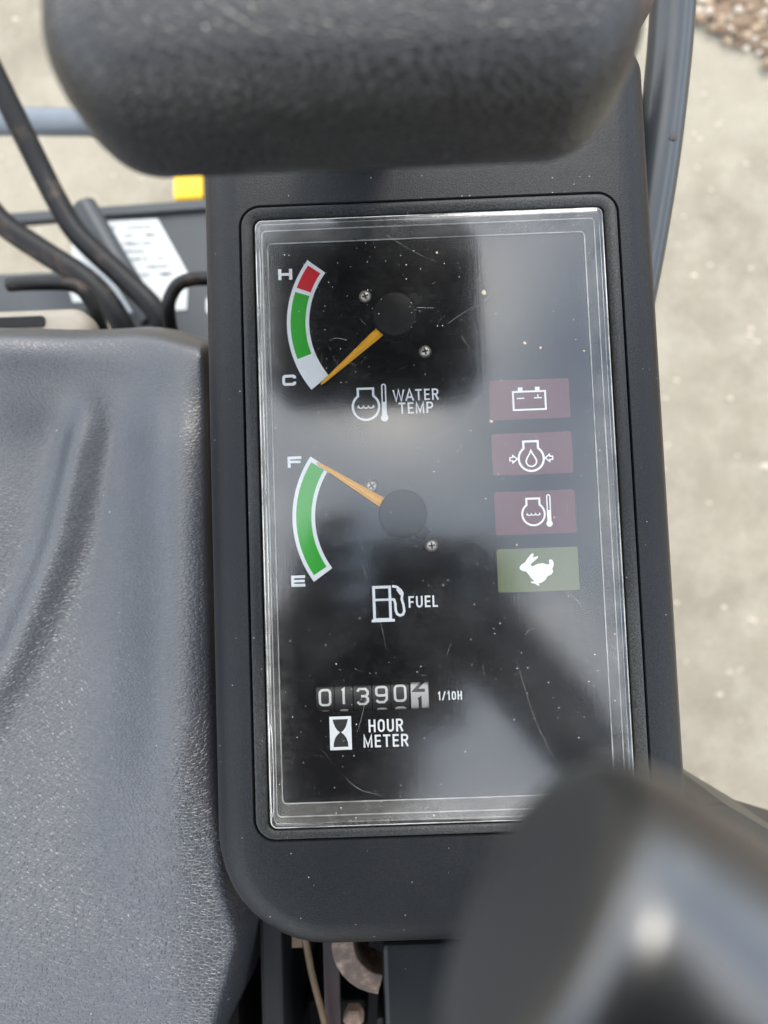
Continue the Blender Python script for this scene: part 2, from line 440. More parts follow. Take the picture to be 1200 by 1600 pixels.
# ================================================================== instrument cluster
CL = thing('instrument_cluster', 'rectangular instrument panel with two gauges and hour meter under scratched clear cover', 'instrument panel', (0, 0, -12))
ZC = 12.0                      # world z = local z - 12 mm
def zz(z): return z + ZC
bez = [lz(rrect(-55.9, -103.7, 94.5, 144.1, 7.7, 10), zz(-10)), lz(rrect(-55.9, -103.7, 94.5, 144.1, 7.7, 10), zz(-0.1)),
       lz(rrect(-55.5, -103.3, 94.1, 143.7, 7.3, 10), zz(0.35)), lz(rrect(-54.9, -102.7, 93.5, 143.1, 6.7, 10), zz(0.45)),
       lz(rrect(-51.9, -100.9, 90.2, 139.9, 3.6, 10), zz(0.1)), lz(rrect(-51.3, -100.3, 89.6, 139.3, 3.0, 10), zz(-0.4)),
       lz(rrect(-51.2, -100.2, 89.5, 139.2, 2.9, 10), zz(-10))]
obj('bezel', *loft(bez), 'bezel', CL, smooth=True, angle=40)

# dial face with an opening for the counter
ZF = -8.2
fx0, fy0, fx1, fy1 = -49.5, -98, 87.8, 137
wx0, wy0, wx1, wy1 = -32.4, -58.0, 12.2, -47.6
def quad(x0, y0, x1, y1, z): return [(x0, y0, z), (x1, y0, z), (x1, y1, z), (x0, y1, z)], [(0, 1, 2, 3)]
zf = zz(ZF)
fv, ff = [], []
xs = [fx0, wx0, wx1, fx1]; ys = [fy0, wy0, wy1, fy1]
for y in ys:
    for x in xs: fv.append((x, y, zf))
for j in range(3):
    for i in range(3):
        if i == 1 and j == 1: continue
        a = j * 4 + i; ff.append((a, a + 1, a + 5, a + 4))
k = len(fv)                       # opening walls go down
for (x, y) in ((wx0, wy0), (wx1, wy0), (wx1, wy1), (wx0, wy1)): fv.append((x, y, zf - 3.4))
cor = (5, 6, 10, 9)
for i in range(4):
    j = (i + 1) % 4; ff.append((cor[i], k + i, k + j, cor[j]))
face = obj('dial_face', fv, ff, 'dial_black', CL)
obj('back_tray', *boxv(-50.5, -99, zz(-14), 88.6, 138, zz(-13)), 'dark_void', CL)

ZP = zz(ZF) + 0.18               # print level
class Print:
    def __init__(s): s.parts = []; s.z = ZP
    def stroke(s, pts, wd, closed=False): s.parts.append(strokev(pts, wd, s.z, closed)); s.z += 0.012; return s
    def poly(s, pts): s.parts.append(polyv(pts, s.z)); s.z += 0.012; return s
    def build(s, name, mat, parent, label=None):
        o = obj(name, *merge(*s.parts), mat, parent)
        if label: o['label'] = label
        return o

# lettering: condensed strokes, unit height
def glyph(ch, w):
    h = w / 2
    if ch == 'W': return w * 1.55, [[(0, 1), (w * .40, 0.0), (w * .775, 1), (w * 1.15, 0), (w * 1.55, 1)]]
    if ch == 'A': return w * 1.1, [[(0, 0), (w * .55, 1), (w * 1.1, 0)], [(w * .22, .32), (w * .88, .32)]]
    if ch == 'T': return w, [[(0, .93), (w, .93)], [(h, .88), (h, 0)]]
    if ch == 'E': return w * .85, [[(w * .85, .93), (.07, .93), (.07, .07), (w * .85, .07)], [(.12, .51), (w * .78, .51)]]
    if ch == 'F': return w * .82, [[(w * .82, .93), (.07, .93), (.07, 0)], [(.12, .49), (w * .75, .49)]]
    if ch == 'L': return w * .78, [[(.07, 1), (.07, .07), (w * .78, .07)]]
    if ch == 'H': return w, [[(.07, 0), (.07, 1)], [(w - .07, 0), (w - .07, 1)], [(.12, .51), (w - .12, .51)]]
    if ch == 'M': return w * 1.25, [[(.07, 0), (.07, .96), (w * .62, .12), (w * 1.25 - .07, .96), (w * 1.25 - .07, 0)]]
    if ch == 'P': return w, [[(.07, 0), (.07, .93), (w * .55, .93)] + arc(w * .55, .70, w * .45 - .07, 90, -90, 10, .23) + [(.12, .47)]]
    if ch == 'R': return w, [[(.07, 0), (.07, .93), (w * .55, .93)] + arc(w * .55, .715, w * .45 - .07, 90, -90, 10, .215) + [(.12, .50)], [(w * .55, .46), (w - .05, 0)]]
    if ch == 'U': return w, [[(.07, 1), (.07, .3)] + arc(h, .3, h - .07, 180, 360, 12, .23) + [(w - .07, 1)]]
    if ch in 'O0':
        rx = h - .07
        return w, [('c', arc(h, .93 - .24, rx, 180, 0, 12, .24) + arc(h, .07 + .24, rx, 0, -180, 12, .24))]
    if ch == '1': return w * .62, [[(.02, .74), (w * .40, .95), (w * .40, 0)]]
    if ch == '/': return w * .8, [[(0, -.02), (w * .72, 1.02)]]
    if ch == ' ': return w * .5, []
def text(word, cx, cy, width, hgt, stroke, gap=0.16, w=0.52):
    pr = Print(); x = 0; items = []
    for ch in word:
        wd, st = glyph(ch, w); items.append((x, st)); x += wd + gap
    tot = x - gap; sx = width / tot
    for x0, st in items:
        for p in st:
            cl = isinstance(p, tuple); q = p[1] if cl else p
            pr.stroke([(cx - width / 2 + (x0 + a) * sx, cy - hgt / 2 + b * hgt) for a, b in q], stroke, cl)
    return pr
wt = text('WATER', 11.8, 67.3, 18.3, 4.6, 0.66); wt2 = text('TEMP', 11.6, 62.0, 14.0, 4.6, 0.68)
wt.build('lettering', 'ink_white', face, 'white word WATER'); wt2.build('lettering', 'ink_white', face, 'white word TEMP')
text('FUEL', 11.4, -16.0, 11.6, 4.5, 0.70).build('lettering', 'ink_white', face, 'white word FUEL')
text('HOUR', -5.2, -64.0, 13.6, 4.9, 0.74).build('lettering', 'ink_white', face, 'white word HOUR')
text('METER', -5.4, -69.9, 17.7, 4.8, 0.74).build('lettering', 'ink_white', face, 'white word METER')
text('1/10H', 20.5, -53.3, 9.4, 3.3, 0.50, gap=.22).build('lettering', 'ink_white', face, 'white marking 1/10H')
# wide gauge end letters
def wide(ch, cx, cy):
    w, h, t = 5.6, 4.5, 1.15; p = Print()
    x0, x1, y0, y1 = cx - w / 2 + t / 2, cx + w / 2 - t / 2, cy - h / 2 + t / 2, cy + h / 2 - t / 2
    if ch == 'H':
        p.stroke([(x0, y0 - t / 2), (x0, y1 + t / 2)], t * 1.15); p.stroke([(x1, y0 - t / 2), (x1, y1 + t / 2)], t * 1.15); p.stroke([(x0, cy), (x1, cy)], t)
    if ch == 'C': p.stroke([(x1, cy + .65), (x1, y1 - .4), (x1 - .5, y1), (x0 + .5, y1), (x0, y1 - .5), (x0, y0 + .5), (x0 + .5, y0), (x1 - .5, y0), (x1, y0 + .4), (x1, cy - .65)], t)
    if ch == 'F': p.stroke([(x1 + t / 2, y1), (x0, y1), (x0, y0 - t / 2)], t); p.stroke([(x0, cy), (x1 + .2, cy)], t * .9)
    if ch == 'E': p.stroke([(x1 + t / 2, y1), (x0, y1), (x0, y0), (x1 + t / 2, y0)], t); p.stroke([(x0, cy), (x1 + .4, cy)], t * .9)
    p.build('lettering', 'ink_white', face, 'white letter ' + ch)
wide('H', -39.8, 119.3); wide('C', -39.4, 75.3); wide('F', -38.2, 41.8); wide('E', -38.1, -6.1)

# gauge scales
def sector(cx, cy, r0, r1, a0, a1, z, n=20):
    o = arc(cx, cy, r1, a0, a1, n); i = arc(cx, cy, r0, a0, a1, n)
    return loft([lz(o, z), lz(i, z)], closed=False)
def gauge(cx, cy, spans, a0, a1, who):
    b = obj('scale_band', *sector(cx, cy, 34.9, 44.0, a0, a1, ZP), 'ink_white', CL); b['label'] = 'white curved ' + who + ' scale'
    for (s0, s1, mat, nm) in spans:
        o = obj('scale_zone', *sector(cx, cy, 36.4, 42.5, s0, s1, ZP + 0.05), mat, b); o['label'] = nm + ' zone'
gauge(4.3, 98.0, [(144.5, 158.6, 'ink_red', 'red'), (161.0, 199.5, 'ink_green', 'green')], 142.3, 217.8, 'water temperature')
gauge(4.3, 18.5, [(147.4, 212.0, 'ink_green', 'green')], 144.9, 214.8, 'fuel')

# needles with hubs and screws
def needle(cx, cy, tx, ty):
    d = Vector((tx - cx, ty - cy)); ln = d.length; d.normalize(); n = Vector((-d.y, d.x))
    def row(s, hw, z0, z1): 
        p = Vector((cx, cy)) + d * s
        return [(p.x + n.x * hw, p.y + n.y * hw, zz(z0)), (p.x + n.x * hw * .35, p.y + n.y * hw * .35, zz(z1)), (p.x - n.x * hw * .35, p.y - n.y * hw * .35, zz(z1)), (p.x - n.x * hw, p.y - n.y * hw, zz(z0))]
    obj('needle', *loft([row(6, 2.0, -6.0, -5.2), row(11, 1.95, -6.0, -5.2), row(ln - 1.5, 0.62, -6.0, -5.6), row(ln, 0.25, -6.0, -5.8)], True, True), 'needle_orange', CL)
def hub(cx, cy, ang, r=9.0, tab=True):
    o = obj('needle_hub', *lathe([(r * .96, -8), (r, -7.5), (r, -3.6), (r * .97, -3.2), (r * .90, -3.0), (r * .3, -2.95)], 40, (cx, cy, ZC)), 'hub_black', CL, smooth=True, angle=40)
    if tab:
        d = Vector((math.cos(R(ang)), math.sin(R(ang)))); n = Vector((-d.y, d.x)); c = Vector((cx, cy)); q = []
        for s, t in ((r * .7, -3.2), (r + 3.2, -3.0), (r + 3.2, 2.2), (r * .7, 3.0)): q.append(tuple(c + d * s + n * t))
        obj('hub_tab', *loft([lz(q, zz(-8)), lz(q, zz(-4.6))], False, True), 'hub_black', o, bevel=.4)
def screw(cx, cy, a):
    s = obj('screw', *lathe([(2.6, -8.2), (2.6, -7.7), (2.35, -7.2), (1.5, -6.85), (0.4, -6.75)], 20, (cx, cy, ZC)), 'screw_steel', CL, smooth=True)
    for k in (0, 90):
        d = Vector((math.cos(R(a + k)), math.sin(R(a + k)))); n = Vector((-d.y, d.x)) * .30; c = Vector((cx, cy)); q = [tuple(c + d * 1.35 + n), tuple(c - d * 1.35 + n), tuple(c - d * 1.35 - n), tuple(c + d * 1.35 - n)]
        obj('screw_slot', *loft([lz(q, zz(-7.6)), lz(q, zz(-6.68 + k * .0004))], False, True), 'screw_slot', s)
needle(4.3, 98.5, -26.4, 72.6); needle(4.3, 18.8, -29.0, 41.0)
hub(4.4, 99.6, 38, 9.2); hub(4.6, 19.0, -45, 9.6)
screw(-7.3, 108.6, 20); screw(16.2, 84.8, 12); screw(-7.4, 30.9, 30); screw(15.7, 6.1, 5)

# icons
def engine_outline(cx, cy, s):
    nx = 3.1; ny = math.sqrt(5.35 ** 2 - nx ** 2); a = math.degrees(math.atan2(ny, nx))
    pts = [(-nx, 7.4), (nx, 7.4)] + arc(0, 0, 5.35, a, -180 - a, 40)
    return shift(pts, cx, cy, s)
def waves(cx, cy, s):
    p = []
    for k in range(3): p += arc(-2.0 + 2.0 * k, .65, 1.0, 190, 350, 8, 1.15)
    return shift([(-3.3, -.4)] + p + [(3.3, -.4)], cx, cy, s)
def thermo(p, cx, cy, s, wd):
    t = 0.72
    p.stroke(shift([(t, 1.6), (t, 8.2)] + arc(0, 8.2, t, 0, 180, 8) + [(-t, 1.6)], cx, cy, s), wd * .62)
    p.poly(shift([(-1.0, 1.7), (-1.0, -4), (1.0, -4), (1.0, 1.7)], cx, cy, s))
    p.poly(shift(arc(0, -4.8, 1.5, 0, 345, 23), cx, cy, s))
def temp_icon(cx, cy, s, who):
    p = Print(); p.stroke(engine_outline(cx, cy, s), .92 * s, True); p.stroke(waves(cx, cy - .1, s), .5 * s)
    thermo(p, cx + 7.4 * s, cy, s, .92 * s)
    p.build('symbol', 'ink_white', face, who)
temp_icon(-8.6, 63.2, 1.0, 'white engine coolant temperature symbol beside WATER TEMP')
temp_icon(56.9, 17.2, .84, 'white engine coolant temperature symbol on red lamp')
# fuel pump
u = 0.2565 / 3.53
def fz(pts): return [(-9.0 + (x - 628) * u, -9.0 - (y - 826) * u) for x, y in pts]
p = Print()
p.stroke(fz([(640, 836), (728, 836), (728, 1012), (640, 1012)]), 1.1, True)
p.stroke(fz([(645, 905), (722, 905)]), .9); p.stroke(fz([(624, 1018), (750, 1018)]), 1.1)
p.stroke(fz([(732, 905), (750, 906), (756, 925), (757, 965), (764, 985), (780, 994), (796, 988), (804, 970), (800, 935), (792, 905), (797, 872), (788, 856), (768, 838), (742, 832)]), 1.0)
p.stroke(fz([(770, 848), (792, 880)]), 1.2)
p.build('symbol', 'ink_white', face, 'white fuel pump symbol')
# hourglass
p = Print(); p.poly(shift([(-4.3, -6.5), (4.3, -6.5), (4.3, 6.5), (-4.3, 6.5)], -23.1, -66.4))
hg = p.build('symbol', 'ink_white', face, 'white hourglass symbol')
p = Print(); p.z += .05
up = arc(0, 5.4, 2.9, 180, 235, 6, 4.2)[0:]
p.poly(shift([(-3.0, 5.4), (-2.7, 4.0), (-2.0, 2.2), (-1.1, 1.0), (-.25, .35), (.25, .35), (1.1, 1.0), (2.0, 2.2), (2.7, 4.0), (3.0, 5.4)], -23.1, -66.4))
p.poly(shift([(-2.9, -5.3), (-2.8, -3.6), (-2.2, -1.8), (-1.2, -.5), (-.25, .34), (.25, .34), (1.2, -.5), (2.2, -1.8), (2.8, -3.6), (2.9, -5.3)], -23.1, -66.4))
p.build('symbol', 'ink_black', face, 'black hourglass inside white frame')

# warning lamps
lamps = [(55.7, 71.8, 'lamp_red', 'dark red battery warning lamp'), (33.2, 50.0, 'lamp_red', 'dark red oil pressure warning lamp'),
         (9.2, 26.5, 'lamp_red', 'dark red coolant temperature warning lamp'), (-13.6, 3.6, 'lamp_green', 'olive green travel speed lamp')]
LZ = zz(ZF) + 0.06
for y0, y1, mt, lb in lamps:
    o = obj('warning_lamp', *loft([lz(rrect(41.5, y0, 73.8, y1, .8, 3), LZ - .05), lz(rrect(41.5, y0, 73.8, y1, .8, 3), LZ), ], False, True), mt, CL)
    o['label'] = lb
p = Print(); bx, by = 57.5, 63.3
p.stroke(shift([(-6.5, -3.8), (6.5, -3.8), (6.5, 3.6), (-6.5, 3.6)], bx, by), .74, True)
for sx in (-3.5, 3.4): p.poly(shift([(sx - .95, 3.9), (sx + .95, 3.9), (sx + .95, 5.4), (sx - .95, 5.4)], bx, by))
p.stroke(shift([(-5.0, .9), (-2.0, .9)], bx, by), .55); p.stroke(shift([(1.9, .9), (5.0, .9)], bx, by), .5); p.stroke(shift([(3.5, .9), (3.5, 2.3)], bx, by), .5)
p.build('symbol', 'ink_white', face, 'white battery symbol')
p = Print(); ox, oy, s = 57.1, 39.6, .94
p.stroke(engine_outline(ox, oy, s), .86, True)
dp = [(0, 3.3), (.55, 2.0), (1.5, .5), (2.1, -.9)] + arc(0, -1.1, 2.1, 0, -180, 12) + [(-2.1, -.9), (-1.5, .5), (-.55, 2.0)]
p.stroke(shift(dp, ox, oy), .62, True)
for sg in (-1, 1):
    ar = [(8.6, .65), (7.4, .65), (7.4, 1.5), (5.6, 0), (7.4, -1.5), (7.4, -.65), (8.6, -.65)]
    p.stroke([(ox + sg * x, oy + y) for x, y in ar], .5, True)
p.build('symbol', 'ink_white', face, 'white oil pressure symbol')
rab = [(310, 1365), (325, 1345), (350, 1332), (368, 1305), (398, 1273), (412, 1277), (404, 1302), (438, 1292), (438, 1304), (404, 1332), (386, 1347), (396, 1362), (430, 1346), (468, 1341), (500, 1352), (513, 1347), (509, 1325), (520, 1317), (535, 1323), (543, 1345), (538, 1366), (530, 1382), (535, 1400), (522, 1420), (496, 1430), (480, 1455), (455, 1472), (432, 1477), (442, 1488), (430, 1492), (410, 1478), (386, 1471), (380, 1462), (406, 1461), (386, 1440), (370, 1415), (352, 1392), (335, 1391), (316, 1381)]
Print().poly([(57.0 + (x - 424) * .0593, -4.9 - (y - 1382) * .0593) for x, y in rab]).build('symbol', 'ink_white', face, 'white running rabbit symbol')

# hour meter drums
DR = 9.0; DZ = zz(ZF) - 0.5 - DR; DCY = -52.9
def on_drum(v): 
    out = []
    for x, y, z in v:
        a = (y - DCY) / DR; r = DR + (z - ZP) + .06
        out.append((x, DCY + r * math.sin(a), DZ + r * math.cos(a)))
    return out
def digit(d, w, h):
    hx, hy = w / 2, h / 2; r = .9
    if d == '0': return [('c', rrect(-hx, -hy, hx, hy, 1.3, 5))]
    if d == '1': return [[(-.7, hy - .5), (0, hy), (0, 0), (0, -hy)]]
    if d == '3': return [[(-hx, hy - .9), (-hx + .7, hy), (hx - 1, hy), (hx, hy - 1), (hx, .9), (hx - .8, .15), (-.6, .15)], [(hx - .8, .15), (hx, -.7), (hx, -hy + 1), (hx - 1, -hy), (-hx + .9, -hy), (-hx, -hy + .9)]]
    if d == '9': return [('c', rrect(-hx, -.3, hx, hy, 1.1, 4)), [(hx, .6), (hx, -hy + 1.1), (hx - 1.1, -hy), (-hx + .9, -hy), (-hx, -hy + .8)]]
    if d == '2': return [[(-hx, hy - 1), (-hx + 1, hy), (hx - 1, hy), (hx, hy - 1), (hx, 1.0), (-hx, -hy), (hx, -hy)]]
def dense(pts):
    out = []
    for i in range(len(pts) - 1):
        a, b = Vector(pts[i]), Vector(pts[i + 1]); k = max(1, int((b - a).length / .7))
        out += [tuple(a + (b - a) * j / k) for j in range(k)]
    out.append(tuple(pts[-1])); return out
xs_ = [-28.9, -21.5, -14.0, -6.5, .9, 8.4]
for i, (x, ch, nx) in enumerate(zip(xs_, '01390', '12401')):
    pass
def drum(x, white, digs, lab):
    n = 28; prof_ = []
    a0 = -1.25; loops = []
    for xx in (x - 3.55, x + 3.55):
        loops.append([(xx, DCY + DR * math.sin(a0 + 2.5 * k / n), DZ + DR * math.cos(a0 + 2.5 * k / n)) for k in range(n + 1)])
    v, f = loft(loops, closed=False)
    o = obj('number_drum', v, f, 'drum_white' if white else 'drum_black', CL, smooth=True); o['label'] = lab
    pr = Print(); pr.z = ZP
    for ch, dy in digs:
        for st in digit(ch, 4.1 if ch != '1' else 1, 5.9):
            cl = isinstance(st, tuple); q = list(st[1] if cl else st)
            if cl: q = q + [q[0]]
            pr.stroke(dense([(x + a, DCY + dy + b) for a, b in q]), .95 if not white else 1.25)
    v, f = merge(*pr.parts)
    obj('digit', on_drum(v), f, 'ink_black' if white else 'digit_cream', o)
drum(xs_[0], False, [('0', .35), ('0', -8.6)], 'black drum showing 0')
drum(xs_[1], False, [('1', .5), ('2', -8.3)], 'black drum showing 1')
drum(xs_[2], False, [('3', .3), ('2', -9.4)], 'black drum showing 3')
drum(xs_[3], False, [('9', .8), ('0', -8.1)], 'black drum showing 9')
drum(xs_[4], False, [('0', 1.1), ('0', -7.8)], 'black drum showing 0')
drum(xs_[5] + .3, True, [('2', 4.9), ('1', -4.2)], 'white tenths drum between 2 and 1')

# clear cover: top sheet, rolled edge, inner walls, refraction glints drawn as pale lines
def cr(i, z, r=3.0): return lz(rrect(-50.4 + i, -99.5 + i, 88.7 - i, 138.3 - i, max(.6, r - i), 6), zz(z))
cv = obj('clear_cover', *loft([cr(0.9, 1.62), cr(1.6, 1.73), cr(2.6, 1.75), cr(3.4, 1.75)], False, True), 'clear_cover', CL, smooth=True, angle=40)
obj('cover_wall', *loft([cr(0, -9.5), cr(0, 0.6), cr(.3, 1.3), cr(.85, 1.6)]), 'acrylic_wall', cv, smooth=True, angle=50)
def wl(l, b, r, t, z): return lz(rrect(-50.4 + l, -99.5 + b, 88.7 - r, 138.3 - t, 1.8, 6), zz(z))
obj('cover_wall', *loft([wl(1.6, 1.8, 1.6, 1.8, .9), wl(2.3, 3.4, 2.8, 3.0, -2.4), wl(3.6, 6.6, 5.4, 6.0, -7.9)]), 'acrylic_wall', cv, smooth=True, angle=50)
def ringtube(loop, r, name='edge_glint'):  # pale tube along an edge, its brightness painted in as refracted light
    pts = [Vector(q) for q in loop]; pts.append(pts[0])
    obj(name, *tubev(pts, r, 8, False), 'glint_line' if r > .2 else 'glint_edge', cv, smooth=True)
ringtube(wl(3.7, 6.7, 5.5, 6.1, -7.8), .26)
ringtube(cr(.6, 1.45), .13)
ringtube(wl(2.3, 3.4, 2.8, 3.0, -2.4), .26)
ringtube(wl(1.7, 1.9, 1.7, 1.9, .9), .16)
for ya, yb in ((132.5, 99), (92, -52), (-60, -95)):  # lens-shaped pale outlines, painted refraction of the left wall
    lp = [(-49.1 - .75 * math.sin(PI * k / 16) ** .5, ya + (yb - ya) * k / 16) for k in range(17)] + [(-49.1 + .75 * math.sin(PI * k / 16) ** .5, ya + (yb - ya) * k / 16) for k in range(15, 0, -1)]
    obj('edge_glint', *strokev(lp, .22, zz(1.80), True), 'glint_edge', cv)
# moulded marking on the lower lip
p = Print(); p.z = zz(1.78); x = -27.5
for grp in ('11', '0010', '001'):
    for ch in grp:
        wd_, st = glyph(ch, .6)
        for q in st:
            cl = isinstance(q, tuple); qq = q[1] if cl else q
            p.stroke([(x + a * 1.9, -98.2 + b * 1.5) for a, b in qq], .22, cl)
        x += 2.3
    x += 2.6
p.build('moulded_marking', 'scratch', cv)
# scratches and grime
def scr(pts, wd): return strokev([tuple(q)[:2] for q in catmull([(a, b, 0) for a, b in pts], 8)], wd, zz(1.83))
pieces = [scr([(-15, 14), (-13, 4), (-9, -10), (-5, -26), (-4, -33)], .14), scr([(13, 100), (20, 99.6)], .16), scr([(25, 93), (33, 98), (42, 101)], .14),
          scr([(40, 101), (44, 107), (46, 112)], .14), scr([(30, 88), (34, 82), (38, 77)], .10), scr([(-15, 88), (-19, 89), (-22, 88)], .2),
          scr([(-12, -50), (-14, -58), (-16, -64)], .12), scr([(46, -40), (52, -62), (60, -80)], .10), scr([(64, -12), (70, -17), (74, -24)], .12),
          scr([(20, 60), (34, 48), (45, 34)], .08), scr([(2, 130), (14, 122), (22, 118)], .10), scr([(8, 45), (26, 52), (40, 68)], .08), scr([(-30, -70), (-18, -84), (-8, -88)], .08)]
for _ in range(70):
    x, y, a, l = rng.uniform(-44, 82), rng.uniform(-90, 128), rng.uniform(0, 3.14), rng.uniform(.8, 4.5)
    b = rng.uniform(-.25, .25)
    pieces.append(scr([(x, y), (x + l * .5 * math.cos(a), y + l * .5 * math.sin(a)), (x + l * math.cos(a + b), y + l * math.sin(a + b))], rng.uniform(.05, .11)))
o = obj('scratches', *merge(*pieces), 'scratch', cv); o['kind'] = 'stuff'
def fleck(x, y, r, z):
    ring = [(x + r * rng.uniform(.5, 1.2) * math.cos(k * .785), y + r * rng.uniform(.5, 1.2) * math.sin(k * .785)) for k in range(8)]
    return loft([lz(ring, z), lz([(x + (a - x) * .5, y + (b - y) * .5) for a, b in ring], z + r * .35)], False, True)
o = obj('dirt_flecks', *merge(*[fleck(a, b, r, zz(1.8)) for a, b, r in ((39.7, 105, 1.0), (40.5, 53.5, .7), (22, 122, .6), (63, 15, .5), (48, 5, .4), (55, 84, .7), (61, 82, .6), (-24, 36, .35), (-10, 28, .3), (-44, 54, .4), (12, -96, .5), (78, 80, .4))]), 'dirt', cv); o['kind'] = 'stuff'

# ================================================================== armrest pad
def pad(cx, cy, hx, hy, rad, prof, n=12, bow=0.0):
    loops = []
    for ins, z in prof:
        r = max(rad - ins, 3)
        l = rrect(cx - hx + ins, cy - hy + ins, cx + hx - ins, cy + hy - ins, r, n)
        # straight runs get extra bow so the pad looks stuffed
        loops.append([(x + bow * 0 * x, y - bow * (1 - min(1, abs(x - cx) / hx) ** 2) * (1 if y < cy else -1), z) for x, y in l])
    return loft(loops, True, True)
arm = thing('armrest', 'black grained vinyl hand rest pad above the far end of the console', 'armrest', (-6, 142, 121))
prof = [(14, 0), (7, 1.0), (3, 3.2), (.8, 7), (0, 12), (0, 24), (.6, 29.5), (2.0, 34.5), (4.6, 38.7), (8.2, 41.4), (13, 43), (22, 43.8)]
v, f = pad(0, 0, 61.5, 51, 18, prof, 14, 2.5)
obj('pad', v, f, 'pad_vinyl', arm, smooth=True)
obj('support_post', *boxv(-18, 38, -133, 18, 50, 2), 'lever_black', arm, bevel=3)

# ================================================================== seat
def sstep(a, b, x):
    t = max(0, min(1, (x - a) / (b - a))); return t * t * (3 - 2 * t)
def gs(x, s): return math.exp(-(x / s) ** 2)
def interp(tab, y):
    for (a, b), (c, d) in zip(tab, tab[1:]):
        if y >= c: 
            t = (y - a) / (c - a); return b + (d - b) * t
    return tab[-1][1]
RIDGE = [(140, -144), (75, -150), (15, -165), (-41, -186), (-100, -215), (-400, -380)]
EDGE = [(140, -77), (0, -76.5), (-140, -72), (-165, -66), (-205, -78), (-260, -108), (-400, -160)]
def seatz(x, y):
    z = -84 + 30 * sstep(20, -190, y)
    z += 23 * gs(x + 99, 29) * (1 - .8 * sstep(-70, -170, y)) * (1 - .55 * sstep(55, 112, y))
    xr = interp(RIDGE, y)
    z += 9 * gs(x - xr, 10) * sstep(98, 62, y) * sstep(-150, -40, y)
    z += 9 * sstep(xr + 4, xr - 60, x)
    z += 22 * gs(y - 108, 24) * (1 - .45 * gs(x + 105, 30))
    e = interp(EDGE, y) - x                       # distance inside the right edge
    z -= 60 * (1 - min(1, max(0, e) / 12)) ** 2.0
    fr = 136 - 12 * sstep(-125, -80, x) - y       # distance inside the front edge
    z -= 55 * (1 - min(1, max(0, fr) / 26)) ** 2.2
    z += .3 * math.sin(x * .09 + y * .05) * math.sin(y * .07 - x * .03)
    return z
sv, sf = [], []
NX, NY = 110, 150
for j in range(NY + 1):
    for i in range(NX + 1):
        y0 = -360 + 496 * (1 - (1 - j / NY) ** 1.35)
        u_ = 1 - (1 - i / NX) ** 1.4
        e = interp(EDGE, y0); x = -345 + (e + 345) * u_
        y = min(y0, 136 - 12 * sstep(-125, -80, x))
        if y0 > 60: y = 60 + (y0 - 60) * (136 - 12 * sstep(-125, -80, x) - 60) / 76
        sv.append((x + 215, y + 120, seatz(x, y) + 150))
for j in range(NY):
    for i in range(NX):
        a = j * (NX + 1) + i; sf.append((a, a + 1, a + NX + 2, a + NX + 1))
# skirt down
rim = [i for i in range(NX + 1)] + [(j + 1) * (NX + 1) - 1 for j in range(1, NY + 1)] + [NY * (NX + 1) + i for i in range(NX - 1, -1, -1)] + [j * (NX + 1) for j in range(NY - 1, 0, -1)]
b0 = len(sv)
for i in rim: x, y, z = sv[i]; sv.append((x, y, min(z - 8, -2 if y < 100 else 15)))
for k in range(len(rim)):
    l = (k + 1) % len(rim); sf.append((rim[l], rim[k], b0 + k, b0 + l))
seat = thing('operator_seat', 'grey black vinyl operator seat with raised bolster left of the console', 'seat', (-215, -120, -150))
obj('cushion', sv, sf, 'seat_vinyl', seat, smooth=True)
obj('seat_pan', *boxv(-120, 150, -4, 124, 249, 14), 'ochre_paint', seat, bevel=4)

# ================================================================== hand rail on the right
rail = thing('hand_rail', 'bent grey painted tube rail running down beside the console', 'hand rail', (148, 268, -60))
path = catmull([(146, 520, 40), (145, 420, 5), (143.5, 340, -20), (141, 268, -42), (138.5, 226, -52), (131.5, 172, -62), (120, 106, -80), (100, 20, -110), (84, -60, -150)], 10)
off = Vector((148, 268, -60))
obj('tube', *tubev([q - off for q in path], 10.4, 28), 'rail_paint', rail, smooth=True, angle=60)
def chip(cx, cy, cz, r):
    return lathe([(r, -.6), (r * .95, .25), (r * .5, .5), (.2, .55)], 9, (cx, cy, cz))
obj('paint_chip', *chip(137.5 - 148, 193.5 - 268, -58 + 60 + 10.4, 2.6), 'paint_chip', rail)

# ================================================================== lever grip close to the lens, lower right
grip = thing('lever_grip', 'out of focus black rounded lever grip at the lower right', 'lever', (120, -130, -60))
go = Vector((120, -130, -60))
E0 = Vector((11.0, -32.8, 224.5)); D0 = Vector((.82, -.57, -.06)).normalized()
pth = [E0 + D0 * q for q in (0, .4, 1.6, 3.6, 6.5, 10, 15, 22)] + catmull([tuple(E0 + D0 * 30), (53, -63.5, 219), (69, -76, 208), (84, -91, 185), (98, -108, 150), (112, -122, 90), (120, -130, 10), (120, -130, -60)], 8)
rads = [13.0, 14.8, 16.4, 17.3, 17.8, 18.0, 18.1, 18.1]
def gr(t):
    i = round(t * (len(pth) - 1))
    return rads[i] if i < len(rads) else 18.1 - 10 * sstep(.6, .85, t)
v, f = tubev([q - go for q in pth], gr, 36)
obj('handle', v, f, 'grip_black', grip, smooth=True, angle=70)
obj('boot', *lathe([(22, 0), (21, 8), (17, 12), (19, 18), (14, 24), (16, 30), (12, 38), (9, 44)], 28), 'lever_black', grip, smooth=True)
